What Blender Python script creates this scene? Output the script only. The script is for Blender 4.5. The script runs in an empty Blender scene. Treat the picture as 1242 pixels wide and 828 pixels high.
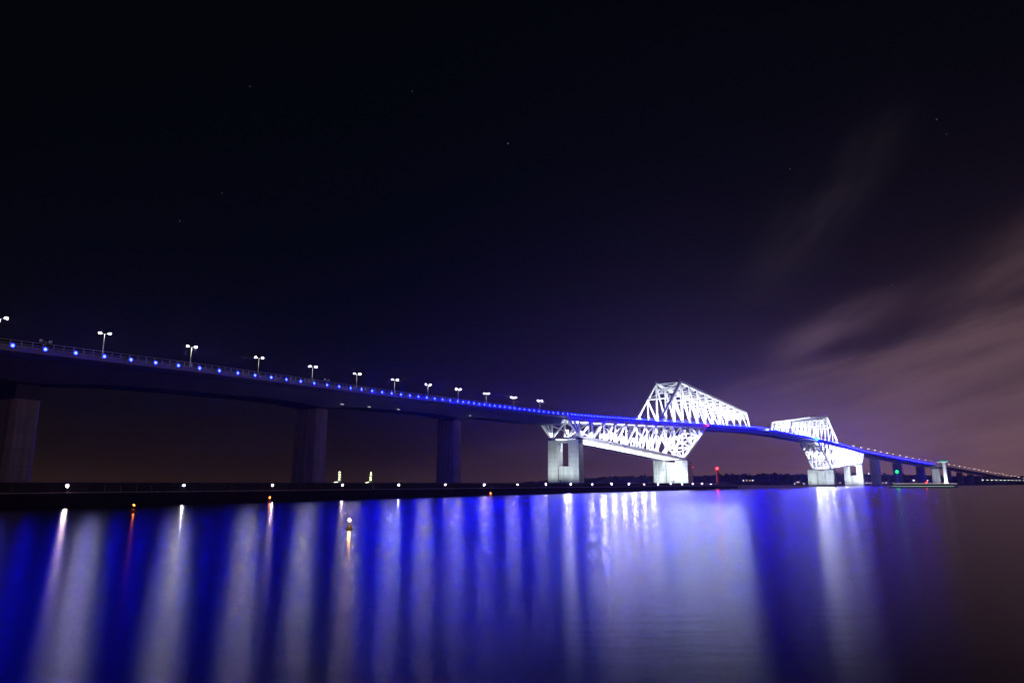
import bpy, bmesh, math, random
from mathutils import Vector, Matrix
random.seed(7)
scene = bpy.context.scene
C = scene.collection
PI = math.pi

# ------------------------------------------------------------------ helpers
def tag(o, label=None, cat=None, group=None, kind=None):
    if label: o['label'] = label
    if cat: o['category'] = cat
    if group: o['group'] = group
    if kind: o['kind'] = kind
    return o

def empty(name, loc, label=None, cat=None, group=None, kind=None):
    o = bpy.data.objects.new(name, None)
    o.empty_display_size = 1.0
    C.objects.link(o)
    o.location = loc
    return tag(o, label, cat, group, kind)

ROOTLOC = {}
def origin_of(o):
    v = Vector((0, 0, 0))
    while o is not None:
        v += Vector(o.location)
        o = o.parent
    return v

class MB:
    """collects shapes in world coordinates, builds ONE mesh object"""
    def __init__(self):
        self.bm = bmesh.new()
    def face(self, vs):
        try:
            self.bm.faces.new([self.bm.verts.new(v) for v in vs])
        except ValueError:
            pass
    def hexa(self, lo, hi):
        """lo, hi: 4 corners each, same winding"""
        a = [self.bm.verts.new(v) for v in lo]
        b = [self.bm.verts.new(v) for v in hi]
        f = self.bm.faces.new
        f(a[::-1]); f(b)
        for i in range(4):
            j = (i + 1) % 4
            f((a[i], a[j], b[j], b[i]))
    def box(self, x0, x1, y0, y1, z0, z1):
        lo = [(x0, y0, z0), (x1, y0, z0), (x1, y1, z0), (x0, y1, z0)]
        self.hexa(lo, [(p[0], p[1], z1) for p in lo])
    def obox(self, c, ax, ay, hx, hy, z0, z1, tx=1.0, ty=1.0):
        """box standing on z0..z1 with horizontal axes ax, ay and half sizes hx, hy; top scaled by tx, ty"""
        c = Vector((c[0], c[1], 0)); ax = Vector((ax[0], ax[1], 0)); ay = Vector((ay[0], ay[1], 0))
        S = [(-1, -1), (1, -1), (1, 1), (-1, 1)]
        lo = [c + ax * hx * s + ay * hy * t + Vector((0, 0, z0)) for s, t in S]
        hi = [c + ax * hx * tx * s + ay * hy * ty * t + Vector((0, 0, z1)) for s, t in S]
        self.hexa(lo, hi)
    def beam(self, p, q, w, h, side=None):
        p = Vector(p); q = Vector(q); t = (q - p)
        if t.length < 1e-6: return
        t.normalize()
        s = Vector(side) if side is not None else Vector((0, 0, 1)).cross(t)
        if s.length < 1e-4: s = Vector((1, 0, 0))
        s = (s - t * s.dot(t)).normalized()
        u = t.cross(s)
        S = [(-1, -1), (1, -1), (1, 1), (-1, 1)]
        self.hexa([p + s * h * .5 * a + u * w * .5 * b for a, b in S],
                  [q + s * h * .5 * a + u * w * .5 * b for a, b in S])
    def tube(self, p, q, r0, r1, n=8):
        p = Vector(p); q = Vector(q); t = (q - p).normalized()
        s = t.orthogonal().normalized(); u = t.cross(s)
        a = [self.bm.verts.new(p + (s * math.cos(2*PI*i/n) + u * math.sin(2*PI*i/n)) * r0) for i in range(n)]
        b = [self.bm.verts.new(q + (s * math.cos(2*PI*i/n) + u * math.sin(2*PI*i/n)) * r1) for i in range(n)]
        self.bm.faces.new(a[::-1]); self.bm.faces.new(b)
        for i in range(n):
            j = (i + 1) % n
            self.bm.faces.new((a[i], a[j], b[j], b[i]))
    def lathe(self, c, prof, n=16):
        """prof: list of (r, z) bottom to top around the vertical through c"""
        rings = []
        for r, z in prof:
            rings.append([self.bm.verts.new((c[0] + r * math.cos(2*PI*i/n), c[1] + r * math.sin(2*PI*i/n), c[2] + z)) for i in range(n)])
        self.bm.faces.new(rings[0][::-1]); self.bm.faces.new(rings[-1])
        for a, b in zip(rings, rings[1:]):
            for i in range(n):
                j = (i + 1) % n
                self.bm.faces.new((a[i], a[j], b[j], b[i]))
    def ball(self, c, r, sub=1, sc=(1, 1, 1)):
        m = Matrix.Translation(Vector(c)) @ Matrix.Diagonal((sc[0], sc[1], sc[2], 1))
        bmesh.ops.create_icosphere(self.bm, subdivisions=sub, radius=r, matrix=m)
    def cap(self, c, axis, r, ang=55., n=10, rings=3):
        """shallow glass dome of rim radius r, bulging along axis"""
        c = Vector(c); t = Vector(axis).normalized(); s = t.orthogonal().normalized(); u = t.cross(s)
        A = math.radians(ang); R = r / math.sin(A); o = c - t * R * math.cos(A)
        prev = None
        for k in range(rings + 1):
            a = A * (1 - k / rings)
            if k == rings: row = [self.bm.verts.new(o + t * R)]
            else: row = [self.bm.verts.new(o + t * R * math.cos(a) + (s * math.cos(2*PI*i/n) + u * math.sin(2*PI*i/n)) * R * math.sin(a)) for i in range(n)]
            if prev:
                for i in range(n):
                    j = (i + 1) % n
                    if len(row) == 1: self.bm.faces.new((prev[i], prev[j], row[0]))
                    else: self.bm.faces.new((prev[i], prev[j], row[j], row[i]))
            prev = row
    def sweep(self, stations):
        """stations: list of closed cross sections (same count of points)"""
        R = [[self.bm.verts.new(p) for p in st] for st in stations]
        n = len(R[0])
        self.bm.faces.new(R[0][::-1]); self.bm.faces.new(R[-1])
        for a, b in zip(R, R[1:]):
            for i in range(n):
                j = (i + 1) % n
                self.bm.faces.new((a[i], a[j], b[j], b[i]))
    def build(self, name, mat, parent=None, smooth=False, loc=None):
        me = bpy.data.meshes.new(name)
        bmesh.ops.recalc_face_normals(self.bm, faces=self.bm.faces[:])
        self.bm.to_mesh(me); self.bm.free()
        me.materials.append(mat)
        if smooth:
            for p in me.polygons: p.use_smooth = True
        o = bpy.data.objects.new(name, me)
        C.objects.link(o)
        base = origin_of(parent) if parent is not None else Vector((0, 0, 0))
        if parent is not None:
            o.parent = parent
        off = Vector(loc) if loc is not None else base
        me.transform(Matrix.Translation(-off))
        o.location = off - base
        return o

def copy_tree(o, parent=None):
    c = o.copy(); C.objects.link(c)
    c.parent = parent
    for ch in [k for k in o.children]:
        copy_tree(ch, c)
    return c

ORD = ("first second third fourth fifth sixth seventh eighth ninth tenth eleventh twelfth thirteenth fourteenth fifteenth sixteenth "
       "seventeenth eighteenth nineteenth twentieth twenty-first twenty-second twenty-third twenty-fourth twenty-fifth twenty-sixth "
       "twenty-seventh twenty-eighth twenty-ninth thirtieth thirty-first thirty-second thirty-third thirty-fourth thirty-fifth").split()

# ------------------------------------------------------------------ materials
def mat(name, col, rough=.6, metal=0., var=.15, scale=.4, spec=.3, bump=0.):
    m = bpy.data.materials.new(name); m.use_nodes = True
    nt = m.node_tree; b = nt.nodes['Principled BSDF']
    b.inputs['Roughness'].default_value = rough
    b.inputs['Metallic'].default_value = metal
    b.inputs['Specular IOR Level'].default_value = spec
    geo = nt.nodes.new('ShaderNodeNewGeometry')
    nz = nt.nodes.new('ShaderNodeTexNoise'); nz.inputs['Scale'].default_value = scale; nz.inputs['Detail'].default_value = 6
    nt.links.new(geo.outputs['Position'], nz.inputs['Vector'])
    rp = nt.nodes.new('ShaderNodeValToRGB')
    rp.color_ramp.elements[0].position = .3; rp.color_ramp.elements[1].position = .7
    rp.color_ramp.elements[0].color = tuple(c * (1 - var) for c in col) + (1,)
    rp.color_ramp.elements[1].color = tuple(min(1, c * (1 + var)) for c in col) + (1,)
    nt.links.new(nz.outputs['Fac'], rp.inputs['Fac'])
    nt.links.new(rp.outputs['Color'], b.inputs['Base Color'])
    if bump:
        bp = nt.nodes.new('ShaderNodeBump'); bp.inputs['Strength'].default_value = bump
        nt.links.new(nz.outputs['Fac'], bp.inputs['Height']); nt.links.new(bp.outputs['Normal'], b.inputs['Normal'])
    return m

def glow(name, col, strength):
    m = bpy.data.materials.new(name); m.use_nodes = True
    nt = m.node_tree; nt.nodes.remove(nt.nodes['Principled BSDF'])
    e = nt.nodes.new('ShaderNodeEmission'); e.inputs['Color'].default_value = col + (1,); e.inputs['Strength'].default_value = strength
    nt.links.new(e.outputs[0], nt.nodes['Material Output'].inputs['Surface'])
    return m

def concrete(name, col, band=4.0):
    """weathered concrete: pour joints every few metres, streaks running down"""
    m = mat(name, col, .8, 0, .12, .25, .2)
    nt = m.node_tree; b = nt.nodes['Principled BSDF']
    src = b.inputs['Base Color'].links[0].from_socket
    geo = nt.nodes.new('ShaderNodeNewGeometry')
    sep = nt.nodes.new('ShaderNodeSeparateXYZ'); nt.links.new(geo.outputs['Position'], sep.inputs[0])
    md = nt.nodes.new('ShaderNodeMath'); md.operation = 'MODULO'; md.inputs[1].default_value = band
    nt.links.new(sep.outputs['Z'], md.inputs[0])
    lt = nt.nodes.new('ShaderNodeMath'); lt.operation = 'LESS_THAN'; lt.inputs[1].default_value = .18
    nt.links.new(md.outputs[0], lt.inputs[0])
    mp = nt.nodes.new('ShaderNodeMapping'); mp.inputs['Scale'].default_value = (.9, .9, .05)
    nt.links.new(geo.outputs['Position'], mp.inputs[0])
    st = nt.nodes.new('ShaderNodeTexNoise'); st.inputs['Scale'].default_value = 1.0; st.inputs['Detail'].default_value = 4
    nt.links.new(mp.outputs[0], st.inputs['Vector'])
    r2 = nt.nodes.new('ShaderNodeMapRange'); r2.inputs[1].default_value = .35; r2.inputs[2].default_value = .7; r2.inputs[3].default_value = .72; r2.inputs[4].default_value = 1.08
    nt.links.new(st.outputs['Fac'], r2.inputs[0])
    jm = nt.nodes.new('ShaderNodeMath'); jm.operation = 'MULTIPLY_ADD'; jm.inputs[1].default_value = -.22
    nt.links.new(lt.outputs[0], jm.inputs[0]); nt.links.new(r2.outputs[0], jm.inputs[2])
    tn = nt.nodes.new('ShaderNodeMath'); tn.operation = 'MULTIPLY_ADD'; tn.inputs[1].default_value = 1.4; nt.links.new(st.outputs['Fac'], tn.inputs[0]); tn.inputs[2].default_value = 1.6
    td = nt.nodes.new('ShaderNodeMath'); td.operation = 'LESS_THAN'; nt.links.new(sep.outputs['Z'], td.inputs[0]); nt.links.new(tn.outputs[0], td.inputs[1])
    t2 = nt.nodes.new('ShaderNodeMath'); t2.operation = 'MULTIPLY_ADD'; t2.inputs[1].default_value = -.5; t2.inputs[2].default_value = 1.; nt.links.new(td.outputs[0], t2.inputs[0])
    jt = nt.nodes.new('ShaderNodeMath'); jt.operation = 'MULTIPLY'; nt.links.new(jm.outputs[0], jt.inputs[0]); nt.links.new(t2.outputs[0], jt.inputs[1]); jm = jt
    mx = nt.nodes.new('ShaderNodeVectorMath'); mx.operation = 'SCALE'
    nt.links.new(src, mx.inputs[0]); nt.links.new(jm.outputs[0], mx.inputs['Scale'])
    nt.links.new(mx.outputs[0], b.inputs['Base Color'])
    return m

M = {}
M['white_steel'] = mat('white_painted_steel', (.82, .83, .84), .45, 0, .05, .3)
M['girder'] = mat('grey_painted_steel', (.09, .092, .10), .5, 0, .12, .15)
M['deck'] = mat('pale_deck_steel', (.5, .51, .56), .5, 0, .1, .25)
M['walkway'] = mat('painted_walkway', (.10, .10, .13), .6, 0, .2, .5)
M['asphalt'] = mat('asphalt', (.05, .05, .052), .9, 0, .2, 1.5)
M['rail'] = mat('galvanised_steel', (.45, .46, .48), .4, .6, .1, 1.)
M['concrete'] = concrete('pier_concrete', (.54, .55, .54))
M['pale_concrete'] = concrete('main_pier_concrete', (.55, .57, .56), 3.0)
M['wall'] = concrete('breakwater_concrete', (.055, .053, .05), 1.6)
M['dark_wall'] = mat('wet_stone', (.06, .06, .06), .7, 0, .4, .5, bump=.4)
M['pole'] = mat('grey_pole', (.4, .41, .42), .45, .3, .1, 1.)
M['dark_metal'] = mat('dark_metal', (.08, .08, .09), .5, .5, .2, 1.)
M['red_paint'] = mat('red_paint', (.5, .04, .03), .5, 0, .15, .5)
M['white_paint'] = mat('white_paint', (.75, .75, .74), .5, 0, .08, .5)
M['soil'] = mat('dark_soil', (.05, .052, .04), .95, 0, .4, .02)
M['leaf'] = mat('tree_leaves', (.045, .07, .03), .9, 0, .5, .05)
M['hull'] = mat('dark_hull', (.04, .045, .055), .4, 0, .2, .4)
M['cabin'] = mat('cabin_paint', (.03, .03, .035), .5, 0, .15, .4)
M['glass'] = mat('dark_glass', (.03, .035, .04), .1, 0, .1, 1., .5)

LED = glow('blue_led', (.0012, .0020, 1.0), 440)
LED_FAR = glow('blue_led_far', (.0005, .0009, 1.0), 1300)
LAMP = glow('street_lamp_light', (1., .95, .80), 720)
WALLLAMP = glow('wall_lamp_light', (1., .74, .74), 520)
WALLLAMP_DIM = glow('wall_lamp_light_dim', (1., .68, .62), 380)
WALLLAMP_COOL = glow('wall_lamp_light_cool', (.86, .82, 1.), 650)
AMBER = glow('amber_light', (1., .13, .012), 90)
AMBER_PALE = glow('pale_amber_light', (1., .40, .08), 260)
RED = glow('red_light', (1., .004, .006), 110)
GREEN = glow('green_light', (.002, 1., .014), 60)
TEAL = glow('teal_light', (.04, .75, .38), .8)
PLANT = glow('plant_light', (.95, 1., .55), 22)
SHORE_WARM = glow('warm_shore_light', (1., .6, .3), 7)
SHORE_WHITE = glow('white_shore_light', (1., .92, .86), 9)
TRAIL_A = glow('boat_trail_warm', (1., .80, .66), .75)
TRAIL_B = glow('boat_trail_green', (.66, 1., .86), .6)
FLOOD = glow('glow_panel_face', (.9, .95, 1.), 8)

# ------------------------------------------------------------------ camera (24 mm, low over the water)
CAMZ = 4.0
cam = bpy.data.cameras.new('Camera'); cam.lens = 24.0; cam.sensor_width = 36.0
cam.clip_end = 60000; cam.clip_start = .2
co = bpy.data.objects.new('camera', cam); C.objects.link(co)
co.location = (0, 0, CAMZ); co.rotation_euler = (PI/2 + .2048, 0, 0)
scene.camera = co

# ------------------------------------------------------------------ the bridge's centre line
D = Vector((.6268865, .7791106)); N0 = Vector((.7791106, -.6268865))
P0 = Vector((.0768 * 461.3, 461.3))
STEP = 2.0
def march(start, th0, cs, L, qmax, length, sign):
    pts = [(start.copy(), th0)]
    pos = start.copy(); k = int(length / STEP)
    for i in range(k):
        q = min((i + .5) * STEP / L, qmax)
        th = th0 + sum(c * (q/10)**(j+1) for j, c in enumerate(cs))
        pos = pos + Vector((math.cos(th), math.sin(th))) * STEP
        pts.append((pos.copy(), th))
    return pts
S_L, S_R = -27.7, 951.0
LEFT = march(P0 + D * S_L, math.atan2(-D.y, -D.x), (.687, -.365, -.129), 28.5, 10.5, 560, -1)
RIGHT = march(P0 + D * S_R, math.atan2(D.y, D.x), (-.245, .161, -.034), 45.0, 29, 1700, 1)
def road(s):
    """point on the centre line, forward direction, normal towards the camera's side"""
    if s < S_L:
        i = min((S_L - s) / STEP, len(LEFT) - 1.001); k = int(i)
        a, b = LEFT[k], LEFT[k+1]
        p = a[0].lerp(b[0], i - k); th = b[1] + PI
        t = Vector((math.cos(th), math.sin(th)))
    elif s > S_R:
        i = min((s - S_R) / STEP, len(RIGHT) - 1.001); k = int(i)
        a, b = RIGHT[k], RIGHT[k+1]
        p = a[0].lerp(b[0], i - k)
        t = Vector((math.cos(b[1]), math.sin(b[1])))
    else:
        p = P0 + D * s; t = D.copy()
    return p, t, Vector((t.y, -t.x))
ZK = [(-600, 25.5), (-313, 36.8), (-284, 38.1), (-256, 39.2), (-227, 40.4), (-199, 41.6), (-170, 43.0), (-142, 44.3), (-113, 45.4), (-85, 46.3),
      (-57, 46.9), (-27.7, 47.4), (16, 48.7), (62, 50.5), (114, 52.6), (157, 54.4), (230, 57.3), (311, 60.3), (364, 61.4), (405, 61.6), (450, 61.3),
      (529, 60.8), (607, 60.0), (658, 58.4), (716, 56.0), (801, 53.4), (854, 52.6), (951, 51.6), (1086, 49.3), (1221, 45.8), (1356, 42.7),
      (1491, 38.2), (1626, 33.9), (1761, 29.6), (1896, 25.0), (2031, 20.8), (2166, 15.5), (2350, 9.0), (2700, 6.0)]
def zl(s):
    """height of the blue light line along the deck edge"""
    if s <= ZK[0][0]: return ZK[0][1]
    for (a, za), (b, zb) in zip(ZK, ZK[1:]):
        if s <= b: return za + (zb - za) * (s - a) / (b - a)
    return ZK[-1][1]
def zs(s):
    return sum(zl(s + k * 6) for k in range(-3, 4)) / 7
def at(s, w, z):
    p, t, n = road(s)
    return Vector((p.x + n.x * w, p.y + n.y * w, z))
def s_for_t(tt, lo, hi, w=0.):
    """arc length at which the centre line (offset w) crosses the ray x = tt * y"""
    best = None
    for i in range(400):
        s = lo + (hi - lo) * i / 399
        p = at(s, w, 0)
        e = abs(p.x / p.y - tt) if p.y > 1 else 9
        if best is None or e < best[0]: best = (e, s)
    return best[1]

BASE = at(380, 0, 0)
bridge = empty('truss_bridge', BASE, 'long steel bridge with two floodlit white trusses and a deck edged in blue lights', 'bridge')

HALF = 13.0      # half width of the main deck
def span(a, b, step):
    n = max(1, int(round((b - a) / step)))
    return [a + (b - a) * i / n for i in range(n + 1)]

def deck_section(s, half, th):
    z = zs(s)
    return [at(s, half, z - .4), at(s, half, z - th + .3), at(s, half - 3.2, z - th - .3), at(s, -half + 3.2, z - th - .3), at(s, -half, z - th + .3), at(s, -half, z - .4)]
def girder_section(s, top, depth, wt, wb):
    z = zs(s)
    return [at(s, wt, z - top), at(s, wb, z - depth), at(s, -wb, z - depth), at(s, -wt, z - top)]
def deck(name, a, b, half, th, step=12):
    m = MB(); m.sweep([deck_section(s, half, th) for s in span(a, b, step)])
    return m.build(name, M['deck'], bridge)
def lane(a, b, half, step=12):
    m = MB()
    st = span(a, b, step)
    m.sweep([[at(s, half, zs(s) - .39), at(s, half, zs(s) - .25), at(s, -half, zs(s) - .25), at(s, -half, zs(s) - .39)] for s in st])
    return m
# decks: approach, main, far approach
d1 = deck('approach_deck', -560, -14, 12.6, 1.5)
lane(-560, -14, 9.5).build('road_surface', M['asphalt'], d1)
d2 = deck('main_deck', -13.9, 800, HALF, 3.0)
lane(-13.9, 800, 9.0).build('road_surface', M['asphalt'], d2)
d3 = deck('approach_deck', 800.1, 2400, 12.6, 1.5, 20)
lane(800.1, 2400, 9.5, 20).build('road_surface', M['asphalt'], d3)

# box girders, deeper over the piers
tA = (5 - 621) / 845; tB = (374.5 - 621) / 842; tC = (544 - 621) / 842
sA = s_for_t(tA, -480, -200); sB = s_for_t(tB, -330, -100); sC = s_for_t(tC, -230, -30)
PIERS_L = [sA, sB, sC]
def depth_left(s):
    k = min(abs(s - p) for p in PIERS_L + [sA - 110])
    return 6.3 + 1.6 * max(0., 1 - k / 26.) ** 1.6
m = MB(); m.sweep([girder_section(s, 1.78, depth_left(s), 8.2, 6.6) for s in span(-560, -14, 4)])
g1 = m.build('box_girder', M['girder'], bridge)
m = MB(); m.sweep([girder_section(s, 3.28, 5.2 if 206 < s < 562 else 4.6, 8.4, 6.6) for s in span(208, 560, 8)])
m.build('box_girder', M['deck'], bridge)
tR = [(1063, 12), (1090, 12), (1118, 12), (1136, 13), (1150.7, 12), (1164.5, 12), (1177.5, 11), (1189, 11), (1199.5, 11), (1209, 10), (1217.5, 10)]
PIERS_R = [s_for_t((u - 621) / 845, 820, 2350) for u, w in tR]
def depth_right(s):
    k = min(abs(s - p) for p in PIERS_R)
    return 5.2 + 1.4 * max(0., 1 - k / 30.) ** 1.6 - (1.6 if s > 1400 else 0)
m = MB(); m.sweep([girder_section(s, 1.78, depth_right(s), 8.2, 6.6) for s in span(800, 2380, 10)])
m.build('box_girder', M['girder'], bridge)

# railings: near and far side of every deck
def railing(a, b, w, posts, h=1.5, parent=None):
    st = span(a, b, 6 if b - a < 900 else 14)
    m = MB()
    for hh in (h, h * .62, h * .28):
        m.sweep([[at(s, w + .05, zs(s) + hh - .05 - .4), at(s, w + .05, zs(s) + hh + .05 - .4), at(s, w - .05, zs(s) + hh + .05 - .4), at(s, w - .05, zs(s) + hh - .05 - .4)] for s in st])
    for s in span(a, b, posts):
        m.beam(at(s, w, zs(s) - .45), at(s, w, zs(s) + h - .35), .12, .12)
    m.build('railing', M['rail'], parent or bridge)
for w in (12.2, -12.2):
    railing(-560, -14.5, w, 2.4, 1.9, d1)
    railing(-13.5, 799.5, w + (.4 if w > 0 else -.4), 4, 1.3, d2)
    railing(800.6, 2380, w, 8, 1.5, d3)
for w in (9.8, -9.8):     # low concrete parapets beside the lanes
    for a, b, par in ((-560, -14.2, d1), (800.3, 2380, d3)):
        m = MB(); m.sweep([[at(s, w - .14, zs(s) - .38), at(s, w - .14, zs(s) + .75), at(s, w + .14, zs(s) + .75), at(s, w + .14, zs(s) - .38)] for s in span(a, b, 12)])
        m.build('parapet', M['concrete'], par)

# blue lights along the near edge
led_s = []
for i in range(-10, 26): led_s.append(-312.7 + 7.125 * i)
s = led_s[-1]
while s < -20: s += 5.4; led_s.append(s)
while s < 800: s += 4.0; led_s.append(s)
while s < 1310: s += 6.0; led_s.append(s)
def led_mesh(m, h, s, half):
    z = zs(s); n_ = road(s)[2]
    ax = Vector((n_.x, n_.y, -.06)).normalized()
    p = at(s, half + .75, z)
    h.tube(p - ax * .32, p - ax * .004, .40, .46, 10)              # housing behind the dome
    h.beam(at(s, half - .05, z - .6), at(s, half + .62, z - .6), .12, .3)
    h.beam(at(s, half + .55, z - .66), at(s, half + .55, z - .36), .2, .2)
    m.cap(p, ax, .40, 55, 7, 1)
def half_at(s): return HALF if -14 < s < 800.05 else 12.6
led_list = [s for s in led_s if s > -345]
for s in led_list[:100]:
    m = MB(); h = MB(); led_mesh(m, h, s, half_at(s))
    o = h.build('light_bracket', M['dark_metal'], bridge)
    m.build('blue_lamp', LED if s < -210 else LED_FAR, o)
m = MB(); h = MB()
for s in led_list[100:]: led_mesh(m, h, s, half_at(s))
o = h.build('far_light_bracket', M['dark_metal'], bridge); o['kind'] = 'stuff'
o = m.build('far_blue_lamp', LED_FAR, o); o['kind'] = 'stuff'

# ------------------------------------------------------------------ steel trusses
W = 11.4
NV = (N0.x, N0.y, 0)
def truss(name, mir, lower, upper, zedge):
    """lower: dict(end_top, end_bot, zend, pier, zpier, slope_top)   upper: dict(slope_bot, peak, zpeak, end, zend, end_bot)"""
    root = MB()
    fl = lambda s: zs(s) - 2.9      # underside of the deck
    fu = lambda s: zs(s) - .1       # top of the deck
    sg = 1 if not mir else -1
    # nodes of the lower chord
    a, b = lower['end_bot'], lower['pier']
    n = 10
    low = [(a + (b - a) * i / n, lower['zend'] + (lower['zpier'] - lower['zend']) * (i / n) ** 1.12) for i in range(n + 1)]
    c = lower['slope_top']
    slope = [(b + (c - b) * k / 3, lower['zpier'] + (fl(c) - lower['zpier']) * k / 3) for k in (1, 2, 3)]
    # nodes of the upper chord
    p, e = upper['peak'], upper['end']
    nu = 9
    top = [(p + (e - p) * i / nu, upper['zpeak'] + (upper['zend'] - upper['zpeak']) * i / nu) for i in range(nu + 1)]
    f = upper['slope_bot']
    rise = [(f + (p - f) * k, fu(f) + (upper['zpeak'] - fu(f)) * k) for k in (0, .16, .58, 1)]
    # root part: the lower chord of the near plane carries everything else as children
    hold = MB()
    def chordline(m, w, pts, wd, hg):
        for q0, q1 in zip(pts, pts[1:]): m.beam(at(q0[0], w, q0[1]), at(q1[0], w, q1[1]), wd, hg, NV)
    top_end = (lower['end_top'], fl(lower['end_top']))
    for w in (W, -W):
        chordline(hold, w, [top_end, low[0]], 1.5, 1.6)
        chordline(hold, w, low, 2.0, 1.9)
        chordline(hold, w, [low[-1]] + slope, 1.9, 1.9)
    root = hold.build('steel_truss', M['white_steel'], bridge)
    for w in (W, -W):
        m = MB(); chordline(m, w, rise, 1.8, 1.7); chordline(m, w, top, 2.0, 1.7)
        chordline(m, w, [top[-1], (upper['end_bot'], fu(upper['end_bot']))], 1.5, 1.5)
        m.build('top_chord', M['white_steel'], root)
        m = MB(); chordline(m, w, [(s, zs(s) - 3.2) for s in span(lower['end_top'], c, 12)], 1.7, 1.7)
        m.build('deck_chord', M['white_steel'], root)
        # web of the lower part
        for i, (s0, z0) in enumerate(low):
            m = MB(); m.beam(at(s0, w, z0), at(s0, w, fl(s0)), 1.15, 1.1, NV); m.build('vertical_post', M['white_steel'], root)
            if i < n:
                s1 = low[i+1][0]
                m = MB(); m.beam(at(s0, w, z0), at(s1, w, fl(s1)), 1.2, 1.0, NV); m.build('diagonal_brace', M['white_steel'], root)
        m = MB(); m.beam(at(*[low[0][0]], w, low[0][1]), at(lower['end_top'] + (low[0][0] - lower['end_top']) * .5, w, fl(low[0][0])), 1.2, 1.1, NV); m.build('diagonal_brace', M['white_steel'], root)
        for k, (s0, z0) in enumerate(slope[:2]):
            m = MB(); m.beam(at(s0, w, z0), at(s0, w, fl(s0)), 1.4, 1.2, NV); m.build('vertical_post', M['white_steel'], root)
        for (s0, z0), (s1) in ((low[-1], None),):
            pass
        pts_up = [low[-1][0]] + [q[0] for q in slope]
        for k in range(2):
            m = MB(); m.beam(at(slope[k][0], w, slope[k][1]), at(pts_up[k], w, fl(pts_up[k])), 1.4, 1.2, NV); m.build('diagonal_brace', M['white_steel'], root)
        # web of the upper part
        for i, (s0, z0) in enumerate(top):
            m = MB(); m.beam(at(s0, w, z0), at(s0, w, fu(s0)), 1.0, 1.0, NV)
            if i < nu: m.build('vertical_post', M['white_steel'], root)
            else: m.bm.free()
            if i < nu:
                s1 = top[i+1][0]
                m = MB(); m.beam(at(s0, w, z0 - .3), at(s1, w, fu(s1)), 1.05, 1.0, NV); m.build('diagonal_brace', M['white_steel'], root)
        for k in (1, 2):
            s0, z0 = rise[k]
            m = MB(); m.beam(at(s0, w, z0), at(s0, w, fu(s0)), 1.0, 1.0, NV); m.build('vertical_post', M['white_steel'], root)
            s1 = p if k == 2 else rise[1][0] + (rise[1][0] - f) * 1.05
            m = MB(); m.beam(at(s0, w, z0), at(s1, w, fu(s1)), 1.05, 1.0, NV); m.build('diagonal_brace', M['white_steel'], root)
        s1 = rise[2][0]
        m = MB(); m.beam(at(p, w, fu(p)), at(p + (s1 - p) * .02, w, upper['zpeak'] * .55 + fu(p) * .45), 1.2, 1.1, NV); m.build('vertical_post', M['white_steel'], root)
    # cross members between the two planes
    m = MB()
    for i, (s0, z0) in enumerate(top):
        hgt = z0 - fu(s0)
        lv = [0, .13, .26, .39] if hgt > 13 else [0, .2]
        for q in lv:
            zz = z0 - q * min(hgt, 32) - .2
            if zz - fu(s0) > 6: m.beam(at(s0, W, zz), at(s0, -W, zz), .5, .5)
        if i < nu:
            s1, z1 = top[i+1]
            m.beam(at(s0, W, z0), at(s1, -W, z1), .4, .4); m.beam(at(s0, -W, z0), at(s1, W, z1), .4, .4)
    for k in (2,):
        s0, z0 = rise[k]; m.beam(at(s0, W, z0), at(s0, -W, z0), 1.1, 1.1)
        m.beam(at(p, W, upper['zpeak'] - .3), at(s0, -W, z0), .7, .7); m.beam(at(p, -W, upper['zpeak'] - .3), at(s0, W, z0), .7, .7)
        m.beam(at(p, W, upper['zpeak'] - 5.5), at(p, -W, upper['zpeak'] - 5.5), 1.0, 1.0)
    m.build('top_cross_bracing', M['white_steel'], root)
    m = MB()
    for i, (s0, z0) in enumerate(low):
        m.beam(at(s0, W, z0), at(s0, -W, z0), 1.3, 1.2)
        hgt = fl(s0) - z0
        zm = z0 + hgt * .55
        if i % 3 == 1 or i >= n - 1:
            m.beam(at(s0, W, z0 + .5), at(s0, 0, zm), .6, .6); m.beam(at(s0, -W, z0 + .5), at(s0, 0, zm), .6, .6)
            m.beam(at(s0, 0, zm), at(s0, W, fl(s0)), .5, .5); m.beam(at(s0, 0, zm), at(s0, -W, fl(s0)), .5, .5)
        if i < n:
            s1, z1 = low[i+1]
            m.beam(at(s0, W, z0), at(s1, -W, z1), .35, .35); m.beam(at(s0, -W, z0), at(s1, W, z1), .35, .35)
    full = [low[-1]] + slope
    for (s0, z0), (s1, z1) in zip(full, full[1:]):
        m.beam(at(s1, W, z1), at(s1, -W, z1), 1.2, 1.2)
        m.beam(at(s0, W, z0), at(s1, -W, z1), .9, .9); m.beam(at(s0, -W, z0), at(s1, W, z1), .9, .9)
    m.beam(at(top_end[0], W, top_end[1]), at(low[0][0], -W, low[0][1]), .7, .7); m.beam(at(top_end[0], -W, top_end[1]), at(low[0][0], W, low[0][1]), .7, .7)
    m.build('lower_cross_bracing', M['white_steel'], root)
    # inspection walkway hung between the lower chords: solid plate with drums of the traveller rail
    m = MB()
    for (s0, z0), (s1, z1) in zip(low, low[1:]):
        lo_ = [at(s0, -W + 1.2, z0 - 1.2), at(s1, -W + 1.2, z1 - 1.2), at(s1, -W + 5.2, z1 - 1.2), at(s0, -W + 5.2, z0 - 1.2)]
        m.hexa(lo_, [v + Vector((0, 0, .25)) for v in lo_])
    m.build('inspection_walkway', M['walkway'], root)
    # maintenance mast on the peak
    m = MB()
    for w in (W, -W): m.tube(at(p, w, upper['zpeak'] + .8), at(p, w, upper['zpeak'] + 2.6), .22, .12)
    m.build('mast', M['white_steel'], root)
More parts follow.
